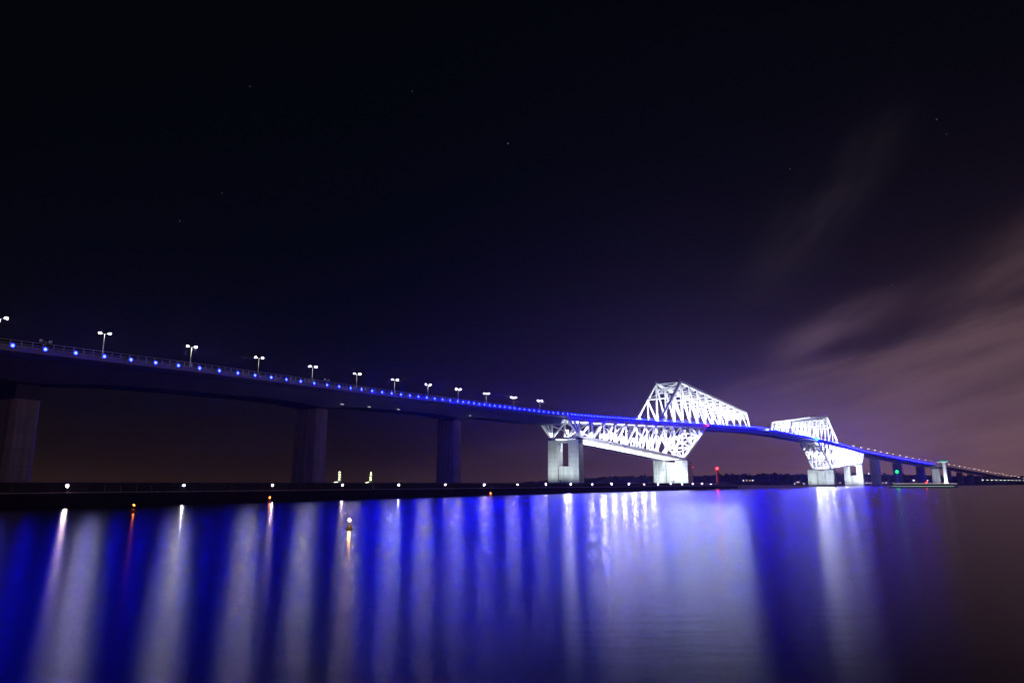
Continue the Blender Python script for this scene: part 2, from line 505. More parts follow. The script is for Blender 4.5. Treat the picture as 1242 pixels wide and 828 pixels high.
    # floodlights inside the truss, above and below the deck
    for s0 in span(lower['end_bot'] + sg * 8, c - sg * 8, 16 * 1.0):
        pass
    return root, low, top
T1 = truss('near', False, dict(end_top=-13, end_bot=1, zend=33.8, pier=157, zpier=24.0, slope_top=206), dict(slope_bot=118, peak=158.4, zpeak=88.8, end=310, zend=74.0, end_bot=317), None)
T2 = truss('far', True, dict(end_top=809, end_bot=790, zend=34.0, pier=611, zpier=23.2, slope_top=560), dict(slope_bot=662, peak=614, zpeak=93.2, end=457, zend=75.2, end_bot=449), None)

POWER = 30000.
def point(name, loc, watts, col=(.88, .93, 1.), r=.5):
    l = bpy.data.lights.new(name, 'POINT'); l.energy = watts; l.color = col; l.shadow_soft_size = r
    o = bpy.data.objects.new(name, l); C.objects.link(o)
    o.parent = bridge; o.location = Vector(loc) - BASE
    return o
def spot(name, loc, target, watts, col=(.88, .95, 1.), ang=100, blend=.8, r=.6, parent=None):
    l = bpy.data.lights.new(name, 'SPOT'); l.energy = watts; l.color = col; l.spot_size = math.radians(ang); l.spot_blend = blend; l.shadow_soft_size = r
    o = bpy.data.objects.new(name, l); C.objects.link(o)
    par = parent or bridge
    o.parent = par; o.location = Vector(loc) - origin_of(par)
    d = Vector(target) - Vector(loc)
    o.rotation_euler = d.to_track_quat('-Z', 'Y').to_euler()
    return o
def flood_rows(low_range, up_range, k, kl, cone):
    for s in low_range: 
        spot('truss_floodlight', at(s, 0, zs(s) - 6.0), at(s, 0, 0), POWER * kl, (.86, .90, 1.), cone, .25, .6); spot('edge_floodlight', at(s, 17.0, zs(s) - 4.4), at(s, 11, zs(s) - 22), 13000 * k, (.9, .94, 1.), 110, .5, .25)
    for s in up_range:
        point('truss_floodlight', at(s, 0, zs(s) + 2.0), POWER * .95 * k); spot('edge_floodlight', at(s, 17.0, zs(s) + 2.5), at(s, 11, zs(s) + 20), 10000 * k, (.9, .94, 1.), 110, .5, .25)
def panel(root, s, z, m_):
    """square floodlight on the inner side of the far truss plane, facing across the bridge"""
    p = at(s, -W + 1.5, z); n = road(s)[2]; t = road(s)[1]
    ax = Vector((n.x, n.y, -.05)).normalized(); side = Vector((t.x, t.y, 0))
    h = MB(); h.beam(p - ax * .45, p - ax * .004, 2.5, 2.5, side); h.beam(p - ax * .9, p - ax * .4, .3, .3, side)
    o = h.build('added_glow_panel', M['dark_metal'], root)
    g = MB(); u = ax.cross(side); g.face([p + side * a + u * b for a, b in ((-1.15, -1.15), (1.15, -1.15), (1.15, 1.15), (-1.15, 1.15))])
    g.build('glow_panel_face', m_, o)
def panels(T, m_):
    root, low, top = T
    for (s0, z0), (s1, z1) in zip(low, low[1:]):
        sm = s0 * .92 + s1 * .08; zm = z0 + (zs(sm) - 3 - z0) * .5
        
        if sm > 5: panel(root, sm, zm, m_)
panels(T1, glow('added_glow', (.84, .82, 1.), 430)); panels(T2, glow('added_glow_far', (.84, .82, 1.), 2700))  # panels added to strengthen the trusses' reflection on the water
flood_rows([8 + 17 * i for i in range(11)] + [190], [127 + 16.9 * i for i in range(12)], 1.0, 1.5, 150)
flood_rows([782 - 18.5 * i for i in range(10)] + [596, 577], [652 - 18 * i for i in range(12)], 1.35, 1.8, 150)

# ------------------------------------------------------------------ piers
def main_pier(s, half, th, ztop, leg, gap_bottom, solid=False):
    p, t, n = road(s)
    T = (t.x, t.y); Nn = (n.x, n.y)
    m = MB()
    cap = MB()
    if solid:
        lw = half * .72
        for sg in (1, -1):
            c = p + n * sg * (half - lw / 2)
            m.obox(c, Nn, T, lw / 2, th / 2, 1.6, ztop, .985, .96)
        m.obox(p, Nn, T, half - lw + .4, th / 2 - 1.6, 1.7, ztop - 1.4)
        m.obox(p, Nn, T, half + 1.5, th / 2 + 1.5, -6, -.5)
    else:
        for sg in (1, -1):
            c = p + n * sg * (half - leg / 2)
            m.obox(c, Nn, T, leg / 2, th / 2, -2, ztop, .97, .94)
        m.obox(p, Nn, T, half - leg + .3, th / 2 - .7, -1.9, gap_bottom)
        m.obox(p, Nn, T, half - leg + .3, th / 2 - 1.0, ztop - 1.6, ztop - .1)
    o = m.build('main_pier', M['pale_concrete'], bridge)
    m = MB()
    if solid:
        for k in range(5):     # fender openings of the footing
            c = p - t * (th / 2 + 1.0) + n * (half * (-.8 + .4 * k))
            m.obox(c, Nn, T, half * .13, 1.2, -3, 1.55)
        m.obox(p, Nn, T, half * 1.0, th / 2 - .6, .2, 1.58)
        m.build('footing', M['dark_wall'], o)
    m = MB()
    for sg in (1, -1):
        m.obox(p + n * sg * W, Nn, T, 1.9, 1.6, ztop + .02, ztop + 1.15)
    m.build('bearing', M['dark_metal'], o)
    # floodlights at the foot, on the side that faces the photographer
    for k, w in enumerate((-half * .6, half * .6)):
        q = p - t * (th / 2 + 14) + n * w
        h = MB(); h.obox(q, Nn, T, .5, .35, 5.2, 6.0); h.obox(q, Nn, T, .15, .15, 0, 5.2); h.build('pier_floodlight', M['dark_metal'], o)
        tgt = p - t * th / 2 + n * w
        spot('pier_flood', (q.x, q.y, 6.4), (tgt.x, tgt.y, ztop * .62 + 1), 15000 if solid else 13000, (.86, .97, .96), ang=120)
    return o
main_pier(0.5, 12.4, 6.0, 32.3, 8.2, 15.)
main_pier(160, 15.6, 10.0, 22.6, 0, 0, True)
main_pier(608, 16.6, 12.0, 21.6, 0, 0, True)
main_pier(785, 13.2, 7.0, 32.4, 8.6, 16.)

def approach_pier(s, half, th, ztop, capw):
    p, t, n = road(s); T = (t.x, t.y); Nn = (n.x, n.y)
    m = MB()
    # chamfered column
    ch = 1.1
    def ring(z, k=1.0):
        pts = [(half, th - ch), (half - ch, th), (-half + ch, th), (-half, th - ch), (-half, -th + ch), (-half + ch, -th), (half - ch, -th), (half, -th + ch)]
        return [Vector((p.x + n.x * a * k + t.x * b * k, p.y + n.y * a * k + t.y * b * k, z)) for a, b in pts]
    m.sweep([ring(-3, 1.03), ring(ztop, .99)])
    o = m.build('approach_pier', M['concrete'], bridge)
    m = MB(); m.obox(p, Nn, T, half * .8, th * .8, ztop + .01, zs(s) - 1.9 - 5.0)
    m.build('bearing_block', M['dark_metal'], o)
    return o
approach_pier(sA, 6.0, 3.3, 24.3, 0)
approach_pier(sB, 6.0, 3.3, 32.2, 0)
approach_pier(sC, 6.0, 3.3, 36.3, 0)
for i, s in enumerate(PIERS_R):
    if zs(s) > 9:
        approach_pier(s, 7.5 if i < 4 else 6, 4.2 if i < 4 else 3.0, zs(s) - depth_right(s) - 1.0, 0)

# blue wash lights under the deck edge of the main span
for s in span(-5, 795, 18):
    point('blue_wash_light', at(s, HALF + 3.4, zs(s) - 3.6), 1500 if 214 < s < 560 else (700 if s < 800 else 450), (.005, .004, 1.), .2)
# navigation and obstruction lights fixed to the bridge
def nav(name, p, m_, r, par=bridge):
    h = MB(); h.box(p[0] - r, p[0] + r, p[1] - r, p[1] + r, p[2] + r * .75, p[2] + r * 1.6)
    o = h.build(name, M['dark_metal'], par)
    m = MB(); m.ball(p, r, 2); m.build('lens', m_, o)
REDP = glow('nav_red', (1., .03, .10), 12); CYAN = glow('nav_green', (.02, 1., .55), 14); NAVW = glow('nav_white', (.8, .92, 1.), 14)
nav('navigation_light', at(204, 14.6, zs(204) - 1.6), REDP, .7)
nav('navigation_light', at(362, 14.6, zs(362) - .9), NAVW, .8)
nav('navigation_light', at(545, 14.6, zs(545) - 1.8), CYAN, 1.1)
nav('obstruction_light', at(163, 16.4, 17.5), glow('dim_red', (1., .02, .03), 3), .5)
# inspection lamps under the approach girder
for u, v in ((413, 491.5), (447, 495), (482, 498), (569, 505)):
    tt = (u - 621) / 827; s = s_for_t(tt, -330, -30, 7.5)
    q = at(s, 8.0, zs(s) - 6.0)
    p_, t_, n_ = road(s)
    m = MB(); m.beam(q - Vector((t_.x, t_.y, 0)) * .9, q + Vector((t_.x, t_.y, 0)) * .9, .3, .3); m.build('inspection_lamp', glow('inspection_lamp_light', (1., .95, .9), .5), g1)

# ------------------------------------------------------------------ street lamps of the bridge
def street_lamp(name, base, axis, height):
    """twin-headed lamp: base point, horizontal axis of its arms"""
    r = empty(name, base)
    ax = Vector((axis[0], axis[1], 0))
    b = Vector(base)
    m = MB(); m.tube(b, b + Vector((0, 0, height)), .16, .09); m.tube(b, b + Vector((0, 0, .6)), .26, .24); m.build('pole', M['pole'], r)
    m = MB(); m.tube(b + ax * -.95 + Vector((0, 0, height + .25)), b + Vector((0, 0, height - .05)), .07, .07); m.tube(b + Vector((0, 0, height - .05)), b + ax * .95 + Vector((0, 0, height + .25)), .07, .07); m.build('arm', M['pole'], r)
    for sg in (1, -1):
        c = b + ax * sg * 1.2 + Vector((0, 0, height + .3))
        m = MB(); m.ball(c, .42, 2, (1, 1, 1)); 
        bm = m.bm
        for v in bm.verts:
            v.co.z = c.z + max(0, v.co.z - c.z) * .4 + .05
        h = m.build('lamp_head', M['pole'], r)
        m = MB(); m.ball(c + Vector((0, 0, -.02)), .31, 1, (1, 1, 1))
        for v in m.bm.verts: v.co.z = c.z - .02 + (v.co.z - c.z + .02) * .75
        m.build('lamp_lens', LAMP, h)
    return r
q0 = None
GL = 'twin-headed street lamps along the left approach of the bridge'
for i, q in enumerate(range(11, -1, -1)):
    s = S_L - 28.5 * q
    if q == 11: s = s_for_t((2.5 - 621) / 803, -400, -300)
    p, t, n = road(s)
    L_ = street_lamp('street_lamp', (p.x, p.y, zs(s) - .24), (n.x * .55 + t.x * .83, n.y * .55 + t.y * .83), 8.7)
    tag(L_, f'{ORD[i]} from the left of the white twin-headed lamps above the dark left approach', 'street lamp', GL)
GR = 'small twin-headed street lamps descending the right approach'
for i, q in enumerate(range(-3, 30)):
    s = S_R + (50 if q < 0 else 45) * q
    p, t, n = road(s)
    L_ = street_lamp('street_lamp', (p.x, p.y, zs(s) - .24), (n.x * .55 + t.x * .83, n.y * .55 + t.y * .83), 8.7)
    for h_ in L_.children:
        for e_ in h_.children: e_.data.materials[0] = bpy.data.materials.get('far_lamp_light') or glow('far_lamp_light', (1., .86, .74), 30)
    tag(L_, f'{ORD[i]} small twin-headed lamp beyond the right-hand truss, on the right approach', 'street lamp', GR)

# traffic sensor posts on the near edge of the left approach
for u, lab in ((49, 'short post with two grey sensor boxes on the deck edge, nearest the left border'), (398, 'short post with two sensor boxes on the deck edge, further right along the approach')):
    s = s_for_t((u - 621) / 817, -480, -100, 11.6)
    b = at(s, 11.5, zs(s) - .4); p, t, n = road(s); tv = Vector((t.x, t.y, 0))
    r = empty('sensor_post', b, lab, 'sensor post')
    m = MB(); m.tube(b, b + Vector((0, 0, 2.7)), .1, .08); m.build('pole', M['pole'], r)
    m = MB(); m.beam(b + tv * -1.1 + Vector((0, 0, 2.5)), b + tv * 1.1 + Vector((0, 0, 2.5)), .12, .12); m.build('arm', M['pole'], r)
    for sg in (1, -1):
        m = MB(); m.obox(b + tv * sg * 1.1, (t.x, t.y), (n.x, n.y), .28, .25, b.z + 2.4, b.z + 3.0); m.build('sensor_box', M['white_paint'], r)

# ------------------------------------------------------------------ breakwater with its lamps
BA = Vector((-83., 113.)); BD = Vector((1., 1.68)).normalized(); BN = Vector((BD.y, -BD.x))      # front line, direction, towards the camera
def bw(l, w, z):   # l along, w behind the front line
    q = BA + BD * l - BN * w
    return Vector((q.x, q.y, z))
LEN0, LEN1 = -220., 512.
root = empty('breakwater', bw(130, 8, 0), 'long dark concrete breakwater with a low parapet, running under the bridge piers', 'breakwater')
m = MB()
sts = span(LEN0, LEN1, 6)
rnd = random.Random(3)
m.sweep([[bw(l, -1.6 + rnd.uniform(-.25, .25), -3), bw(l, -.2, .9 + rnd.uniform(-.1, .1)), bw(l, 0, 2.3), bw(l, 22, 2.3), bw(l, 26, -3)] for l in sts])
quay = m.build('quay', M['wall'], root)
m = MB(); m.sweep([[bw(l, 0.05, 2.31), bw(l, .05, 2.5), bw(l, .6, 2.5), bw(l, .6, 2.31)] for l in sts]); m.build('kerb', M['pale_concrete'], quay)
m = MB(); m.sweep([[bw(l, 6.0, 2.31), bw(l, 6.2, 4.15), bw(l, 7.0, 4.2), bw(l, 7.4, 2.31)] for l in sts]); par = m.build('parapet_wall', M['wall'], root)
m = MB()
for l in span(LEN0, LEN1, 3): m.beam(bw(l, .3, 2.5), bw(l, .3, 3.55), .07, .07)
for hh in (3.0, 3.5): m.beam(bw(LEN0, .3, hh), bw(LEN1, .3, hh), .05, .05)
m.build('railing', M['dark_metal'], root)
m = MB()
for l in span(LEN0, LEN1, 2.5): m.beam(bw(l, 8.6, 2.3), bw(l, 8.6, 4.55), .06, .06)
for hh in (3.4, 4.5): m.beam(bw(LEN0, 8.6, hh), bw(LEN1, 8.6, hh), .05, .05)
m.build('fence', M['dark_metal'], root)
GB = 'white lamps along the breakwater parapet'
k = 0; y = 120.6
lamps_b = []
while True:
    l = (y - 113 + 3.3) / BD.y
    if l > 468: break
    lamps_b.append(l); y += 19.8
for i, l in enumerate(lamps_b):
    b = bw(l, 4.6, 2.3)
    r = empty('wall_lamp', b)
    m = MB(); m.tube(b, b + Vector((0, 0, 1.0)), .09, .07); m.build('pole', M['dark_metal'], r)
    bn = Vector((BN.x, BN.y, 0)); bd = Vector((BD.x, BD.y, 0))
    ax_ = Vector((BN.x, BN.y, -.05)).normalized(); pc = b + Vector((0, 0, 1.28))
    m = MB(); m.tube(pc - ax_ * .35, pc - ax_ * .004, .30, .36, 12); m.beam(pc + ax_ * -.3 + Vector((0, 0, .42)), pc + ax_ * .12 + Vector((0, 0, .42)), .7, .05, (0, 0, 1)); h = m.build('lamp_hood', M['dark_metal'], r)
    m = MB(); m.cap(pc, ax_, (.2, .15, .18, .14)[i % 4], 60); m.build('lamp_lens', WALLLAMP_COOL if i in (1, 4) else (WALLLAMP, WALLLAMP_DIM)[i % 3 == 1], h)
    tag(r, f'{ORD[i]} low white lamp counted from the left along the dark breakwater', 'lamp', GB)

# ------------------------------------------------------------------ lighthouses and buoys
def lighthouse(name, c, zb, zt, rb, rt, paint, lens, lab, rl):
    r = empty(name, (c[0], c[1], zb), lab, 'lighthouse')
    m = MB(); m.lathe((c[0], c[1], zb), [(rb * 1.7, 0), (rb * 1.7, .8), (rb, .9), (rt, zt - zb - 2.2)], 16); m.build('tower', paint, r)
    m = MB(); m.lathe((c[0], c[1], zt - 2.2), [(rt + .05, 0), (rt + .8, .3), (rt + .8, .55), (rt * .6, .6)], 16)
    for k in range(8):
        a = 2*PI*k/8; m.tube((c[0] + math.cos(a)*(rt+.7), c[1] + math.sin(a)*(rt+.7), zt - 1.7), (c[0] + math.cos(a)*(rt+.7), c[1] + math.sin(a)*(rt+.7), zt - .8), .05, .05, 5)
    m.build('gallery', paint, r)
    m = MB(); m.lathe((c[0], c[1], zt - 1.6), [(rt * .5, 0), (rt * .5, .8)], 12); ln = m.build('lantern_base', paint, r)
    m = MB(); m.ball((c[0], c[1], zt), rl, 2); m.build('lantern', lens, ln)
    m = MB(); m.lathe((c[0], c[1], zt + rl), [(rl, 0), (.1, .7)], 12); m.build('cap', paint, ln)
    return r
q = bw(491, 10, 0)
lighthouse('lighthouse', (q.x, q.y), 2.3, 15.4, 1.1, .9, M['red_paint'], RED, 'red lighthouse with a glowing red lantern at the end of the breakwater', .75)
gd = 760.; gx = (1089 - 621) / 845 * gd
lighthouse('lighthouse', (gx, gd), 0.0, 16.6, 1.3, 1.05, M['white_paint'], GREEN, 'pale slim lighthouse with a glowing green lantern beside the boat', .9)
def buoy(c, sc, lens, lab):
    r = empty('light_buoy', (c[0], c[1], 0), lab, 'buoy', 'amber light buoys on the water')
    m = MB(); m.lathe((c[0], c[1], -.15), [(.55 * sc, 0), (.62 * sc, .12 * sc), (.5 * sc, .3 * sc), (.16 * sc, .75 * sc)], 16); m.build('float', M['dark_metal'], r, True)
    m = MB(); m.tube((c[0], c[1], .55 * sc), (c[0], c[1], 1.0 * sc), .06 * sc, .05 * sc); m.build('mast', M['dark_metal'], r)
    m = MB(); m.ball((c[0], c[1], 1.12 * sc), .10 * sc, 2); m.build('lantern', lens, r)
by = 4 * 846 / 54.; buoy(((424 - 621) / 855 * by, by), .74, AMBER_PALE, 'buoy with a pale yellow lamp floating apart on the open water, nearest of all')
by = 98.; buoy(((163 - 621) / 850 * by, by), .95, AMBER, 'orange-lit buoy close under the dark quay, left of the others')
by = 148.; buoy(((327 - 621) / 850 * by, by), 1.0, AMBER, 'orange-lit buoy at the foot of the quay, next to a pink reflection')
by = 212.; buoy(((595 - 621) / 850 * by, by), 1.0, AMBER, 'faint orange-lit buoy by the quay, nearest the first white pier')

# ------------------------------------------------------------------ boat stretched long to carry its two light trails as glowing bars
bd_ = 640.; u0, u1 = 1077.5, 1157.
x0, x1 = (u0 - 621) / 845 * bd_, (u1 - 621) / 845 * bd_
r = empty('trail_boat', ((x0 + x1) / 2, bd_, 0), 'dark boat drawn out long under its two pale light trails, with a red lamp', 'boat')
m = MB()
xs = span(x0 - 2, x1 + 2, 4)
def hullsec(x):
    k = (x - (x0 - 2)) / (x1 - x0 + 4); wd = 4.2 * min(1., (k * 8) ** .5 if k < .12 else 1., max(.1, (1 - k) * 5) ** .6)
    zz = 1.25 + .5 * max(0, k - .8) * 3
    return [(x, bd_ - wd, zz), (x, bd_ - wd * .6, -.5), (x, bd_ + wd * .6, -.5), (x, bd_ + wd, zz)]
m.sweep([[Vector(v) for v in hullsec(x)] for x in xs[1:]]); m.build('hull', M['hull'], r)
m = MB(); m.box(x0 + 3, x1 - 6, bd_ - 3.2, bd_ + 3.2, 1.26, 3.7); cab = m.build('cabin', M['cabin'], r)
m = MB()
for i in range(18): m.box(x0 + 5 + i * (x1 - x0 - 14) / 18, x0 + 5 + (i + .65) * (x1 - x0 - 14) / 18, bd_ - 3.26, bd_ - 3.203, 2.1, 3.2)
m.build('window', M['glass'], cab)
m = MB(); m.box(x0 + 1.5, x1, bd_ - 4.0, bd_ + 4.0, 3.71, 3.85); m.build('roof', M['cabin'], cab)
m = MB(); m.box(x0 + 1.5, x1, bd_ - 4.1, bd_ - 4.0, 3.62, 4.0); m.build('light_trail', TRAIL_A, r)
m = MB(); m.box(x0 - .5, x1 - 3, bd_ - 4.45, bd_ - 4.3, 1.28, 1.66); m.build('light_trail', TRAIL_B, r)
rx = (1121 - 621) / 845 * bd_
m = MB(); m.tube((rx, bd_ - 3, 3.86), (rx, bd_ - 3, 4.6), .08, .08); ms = m.build('mast', M['dark_metal'], r)
m = MB(); m.ball((rx, bd_ - 3, 5.0), .4, 2); m.build('red_lamp', RED, ms)

# ------------------------------------------------------------------ round tower beside the right approach
s = s_for_t((1130 - 621) / 838, 1300, 1800, 0); s -= 6
p, t, n = road(s)
tc = p + n * 22
zt = CAMZ + (586 - 558.5) * tc.y / 838
r = empty('round_tower', (tc.x, tc.y, 3), 'slim white floodlit round tower with a green-lit ring at its top', 'tower')
m = MB(); m.lathe((tc.x, tc.y, 2), [(5.5, 0), (5.5, 4), (3.6, 4.2), (3.3, zt - 8), (4.5, zt - 7)], 24); m.build('shaft', M['white_paint'], r, False)
m = MB(); m.lathe((tc.x, tc.y, zt - 5), [(5.2, 0), (8.0, 1.4), (8.2, 1.6)], 24); hd = m.build('platform', M['white_paint'], r)
m = MB(); m.lathe((tc.x, tc.y, zt - 3.4), [(8.3, 0), (8.3, 2.0)], 24); m.build('light_ring', TEAL, hd)
m = MB(); m.lathe((tc.x, tc.y, zt - 1.4), [(8.5, 0), (8.5, .4), (3.5, 2.4)], 24); m.build('roof', M['white_paint'], hd)
spot('tower_flood', (tc.x - 22, tc.y - 30, 4.5), (tc.x, tc.y, zt * .5), 90000, ang=90, parent=r)
spot('tower_flood', (tc.x - 8, tc.y - 14, 4.5), (tc.x, tc.y, 16), 20000, ang=120, parent=r)

# ------------------------------------------------------------------ lit plant towers far behind the breakwater
def plant_tower(u, v, d, lab, hgt):
    x = (u - 621) / 845 * d; zb = 1.0
    r = empty('plant_tower', (x, d, zb), lab, 'tower', 'lit plant towers behind the breakwater')
    m = MB(); hw = 3.2
    for sx in (-1, 1):
        for sy in (-1, 1): m.beam((x + sx * hw, d + sy * hw, zb), (x + sx * hw * .55, d + sy * hw * .55, zb + hgt), .5, .5)
    lv = span(0, hgt, 5)
    for a, b in zip(lv, lv[1:]):
        ka, kb = 1 - .45 * a / hgt, 1 - .45 * b / hgt
        for sy in (-1, 1):
            m.beam((x - hw * ka, d + sy * hw * ka, zb + a), (x + hw * kb, d + sy * hw * kb, zb + b), .3, .3)
            m.beam((x + hw * ka, d + sy * hw * ka, zb + a), (x - hw * kb, d + sy * hw * kb, zb + b), .3, .3)
    m.build('frame', M['rail'], r)
    m = MB(); m.lathe((x, d + .5, zb), [(1.5, 0), (1.5, hgt * .86), (.9, hgt * .95)], 14); m.build('column', M['white_paint'], r)
    for k, a in enumerate(lv[2:]):
        w = 2.8 - .1 * k
        m = MB(); m.box(x - w, x + w, d - w, d + w, zb + a - .12, zb + a + .12); pf = m.build('platform', M['rail'], r)
        for dx in (-1.3, 1.1):
            m = MB(); m.ball((x + dx + rnd.uniform(-.5, .5), d - w - .4, zb + a + .9), .5, 1); m.build('lamp', PLANT, pf)
    m = MB(); m.box(x - 11, x - 3.6, d - 2, d + 4, zb, zb + 6.2); b_ = m.build('plant_house', M['cabin'], r)
    for dx in (-9.5, -7, -5):
        m = MB(); m.ball((x + dx, d - 2.6, zb + 5.4 + rnd.uniform(-.6, .8)), .5, 1); m.build('lamp', PLANT, b_)
plant_tower(412, 571, 1450., 'yellow-lit lattice plant tower on the horizon, the left one of the pair', 25)
plant_tower(450, 571, 1450., 'yellow-lit lattice plant tower on the horizon, the right one of the pair', 24)
# low lit shed further right
x = (484 - 621) / 845 * 1500
r = empty('lit_shed', (x, 1500, 1), 'tiny dimly lit shed on the horizon right of the plant towers', 'shed')
m = MB(); m.box(x - 12, x + 12, 1500, 1512, 0, 7); m.build('wall', M['cabin'], r)
m = MB(); m.beam((x - 13, 1499, 7), (x, 1499, 10), .5, 30, (0, 1, 0)); m.build('roof', M['cabin'], r)
for k, (dx, zz) in enumerate(((-8, 9), (-1, 7.2), (5, 8.0), (12, 6))):
    m = MB(); m.ball((x + dx, 1498, zz), .5, 1); m.build('lamp', glow('shed_lamp_light%d' % k, (1., .8, .6), 2.0), r)

# ------------------------------------------------------------------ water, far land, wood
def plane_mesh(name, x0, x1, y0, y1, z, m_):
    m = MB(); m.face([(x0, y0, z), (x1, y0, z), (x1, y1, z), (x0, y1, z)]); return m.build(name, m_)
wm = bpy.data.materials.new('sea_water'); wm.use_nodes = True
nt = wm.node_tree; nt.nodes.remove(nt.nodes['Principled BSDF'])
b = nt.nodes.new('ShaderNodeBsdfGlossy'); b.distribution = 'BECKMANN'
b.inputs['Anisotropy'].default_value = .24          # long swell: the facets lean far more along Y than along X
tgv = nt.nodes.new('ShaderNodeCombineXYZ'); tgv.inputs[0].default_value = .98; tgv.inputs[1].default_value = .2; nt.links.new(tgv.outputs[0], b.inputs['Tangent'])
fr = nt.nodes.new('ShaderNodeFresnel'); fr.inputs['IOR'].default_value = 1.33
df = nt.nodes.new('ShaderNodeBsdfDiffuse'); df.inputs['Color'].default_value = (.002, .003, .006, 1)
mxs = nt.nodes.new('ShaderNodeMixShader'); fk = nt.nodes.new('ShaderNodeMath'); fk.operation = 'MULTIPLY'; fk.inputs[1].default_value = .85; nt.links.new(fr.outputs[0], fk.inputs[0]); nt.links.new(fk.outputs[0], mxs.inputs[0]); nt.links.new(df.outputs[0], mxs.inputs[1]); nt.links.new(b.outputs[0], mxs.inputs[2])
nt.links.new(mxs.outputs[0], nt.nodes['Material Output'].inputs['Surface'])
geo = nt.nodes.new('ShaderNodeNewGeometry')
mp = nt.nodes.new('ShaderNodeMapping'); mp.inputs['Scale'].default_value = (.3, .9, 1); nt.links.new(geo.outputs['Position'], mp.inputs[0])
n1 = nt.nodes.new('ShaderNodeTexNoise'); n1.inputs['Scale'].default_value = 1.3; n1.inputs['Detail'].default_value = 4; n1.inputs['Roughness'].default_value = .55
nt.links.new(mp.outputs[0], n1.inputs['Vector'])
mp2 = nt.nodes.new('ShaderNodeMapping'); mp2.inputs['Scale'].default_value = (.004, .03, 1); mp2.inputs['Rotation'].default_value = (0, 0, .12); nt.links.new(geo.outputs['Position'], mp2.inputs[0])
n2 = nt.nodes.new('ShaderNodeTexNoise'); n2.inputs['Scale'].default_value = 1.; n2.inputs['Detail'].default_value = 3; nt.links.new(mp2.outputs[0], n2.inputs['Vector'])
rr = nt.nodes.new('ShaderNodeMapRange'); rr.inputs[1].default_value = .3; rr.inputs[2].default_value = .7; rr.inputs[3].default_value = .24; rr.inputs[4].default_value = .25
nt.links.new(n2.outputs['Fac'], rr.inputs[0]); nt.links.new(rr.outputs[0], b.inputs['Roughness'])
bp = nt.nodes.new('ShaderNodeBump'); bp.inputs['Strength'].default_value = .025; bp.inputs['Distance'].default_value = .3
nt.links.new(n1.outputs['Fac'], bp.inputs['Height']); nt.links.new(bp.outputs['Normal'], b.inputs['Normal']); nt.links.new(bp.outputs['Normal'], fr.inputs['Normal'])
tag(plane_mesh('water', -9000, 9000, -600, 9000, 0, wm), kind='structure')

def ridge(name, pts, depth, m_, kind, rough, n=4):
    """pts: (x, y, height) along a line; a rounded bank of the given depth behind it"""
    m = MB(); rn = random.Random(5)
    st = []
    for x, y, h in pts:
        v = Vector((x, y, 0)).normalized()
        hh = h * (1 + rn.uniform(-rough, rough))
        st.append([Vector((x, y, -1)), Vector((x, y, 1.6)), Vector((x, y, 0)) + v * depth * .25 + Vector((0, 0, hh * .7)), Vector((x, y, 0)) + v * depth * .5 + Vector((0, 0, hh)),
                   Vector((x, y, 0)) + v * depth + Vector((0, 0, hh * .6)), Vector((x, y, 0)) + v * depth + Vector((0, 0, -1))])
    m.sweep(st)
    return tag(m.build(name, m_, None, False), kind=kind)
def land_pts(us, hs, d):
    out = []
    for (u0, a), (u1, b) in zip(zip(us, hs), zip(us[1:], hs[1:])):
        k = 30
        for i in range(k):
            u = u0 + (u1 - u0) * i / k; h = a + (b - a) * i / k
            dd = d
            out.append(((u - 621) / 845 * dd, dd, h))
    return out
DL = 2700.
US = [640, 705, 740, 790, 850, 900, 960, 1040, 1120, 1200, 1300]
VS = [584, 581, 576.5, 575, 575.5, 573.5, 572.5, 571.5, 573, 575, 576]
HS = [max(3, CAMZ + (586 - v) * DL / 840 - 8) for v in VS]
pts = land_pts(US, HS, DL)
ridge('far_hills', pts, 500, M['soil'], 'structure', .04)
m = MB(); rn = random.Random(11)
for x, y, h in pts:
    for k in range(4):
        xx = x + rn.uniform(-8, 8); v = rn.uniform(0, .5)
        for j in range(1):
            r_ = rn.uniform(4, 8.5)
            m.ball((xx, y + v * 500 * .9 + 10, h * (.35 + v * 1.25) + rn.uniform(-2, 4)), r_, 1, (rn.uniform(.7, 1.2), 1, rn.uniform(.8, 1.4)))
for v in m.bm.verts: v.co += Vector((rn.uniform(-1, 1), rn.uniform(-1, 1), rn.uniform(-1, 1))) * 1.6
tag(m.build('far_wood', M['leaf']), 'dark far wooded shore along the horizon', 'wood', None, 'stuff')
# low reclaimed land under the right approach
m = MB()
sts = span(1290, 2420, 20)
m.sweep([[at(s, 60, -1), at(s, 52, 2.4), at(s, -160, 3.0), at(s, -170, -1)] for s in sts])
tag(m.build('reclaimed_land', M['soil']), kind='structure')
# shore lamps under and beside the approach
GS = 'small lamps on the low land under the right approach'
i = 0
s = 1640.
while s < 2330 and i < 15:
    p = at(s, 30, 3.0); r = empty('shore_lamp', p)
    m = MB(); m.tube(p, p + Vector((0, 0, 9.5)), .22, .16, 6); m.build('pole', M['pole'], r)
    m = MB(); m.beam(p + Vector((-1.2, 0, 9.5)), p + Vector((1.2, 0, 9.5)), .2, .2); m.build('arm', M['pole'], r)
    for dx in (-1.2, 1.2):
        m = MB(); m.ball(p + Vector((dx, -.2, 9.2)), .5, 1); m.build('lamp_lens', SHORE_WHITE, r)
    tag(r, f'{ORD[i]} small shore lamp right of the round tower, below the far approach deck', 'lamp', GS)
    s += 48; i += 1
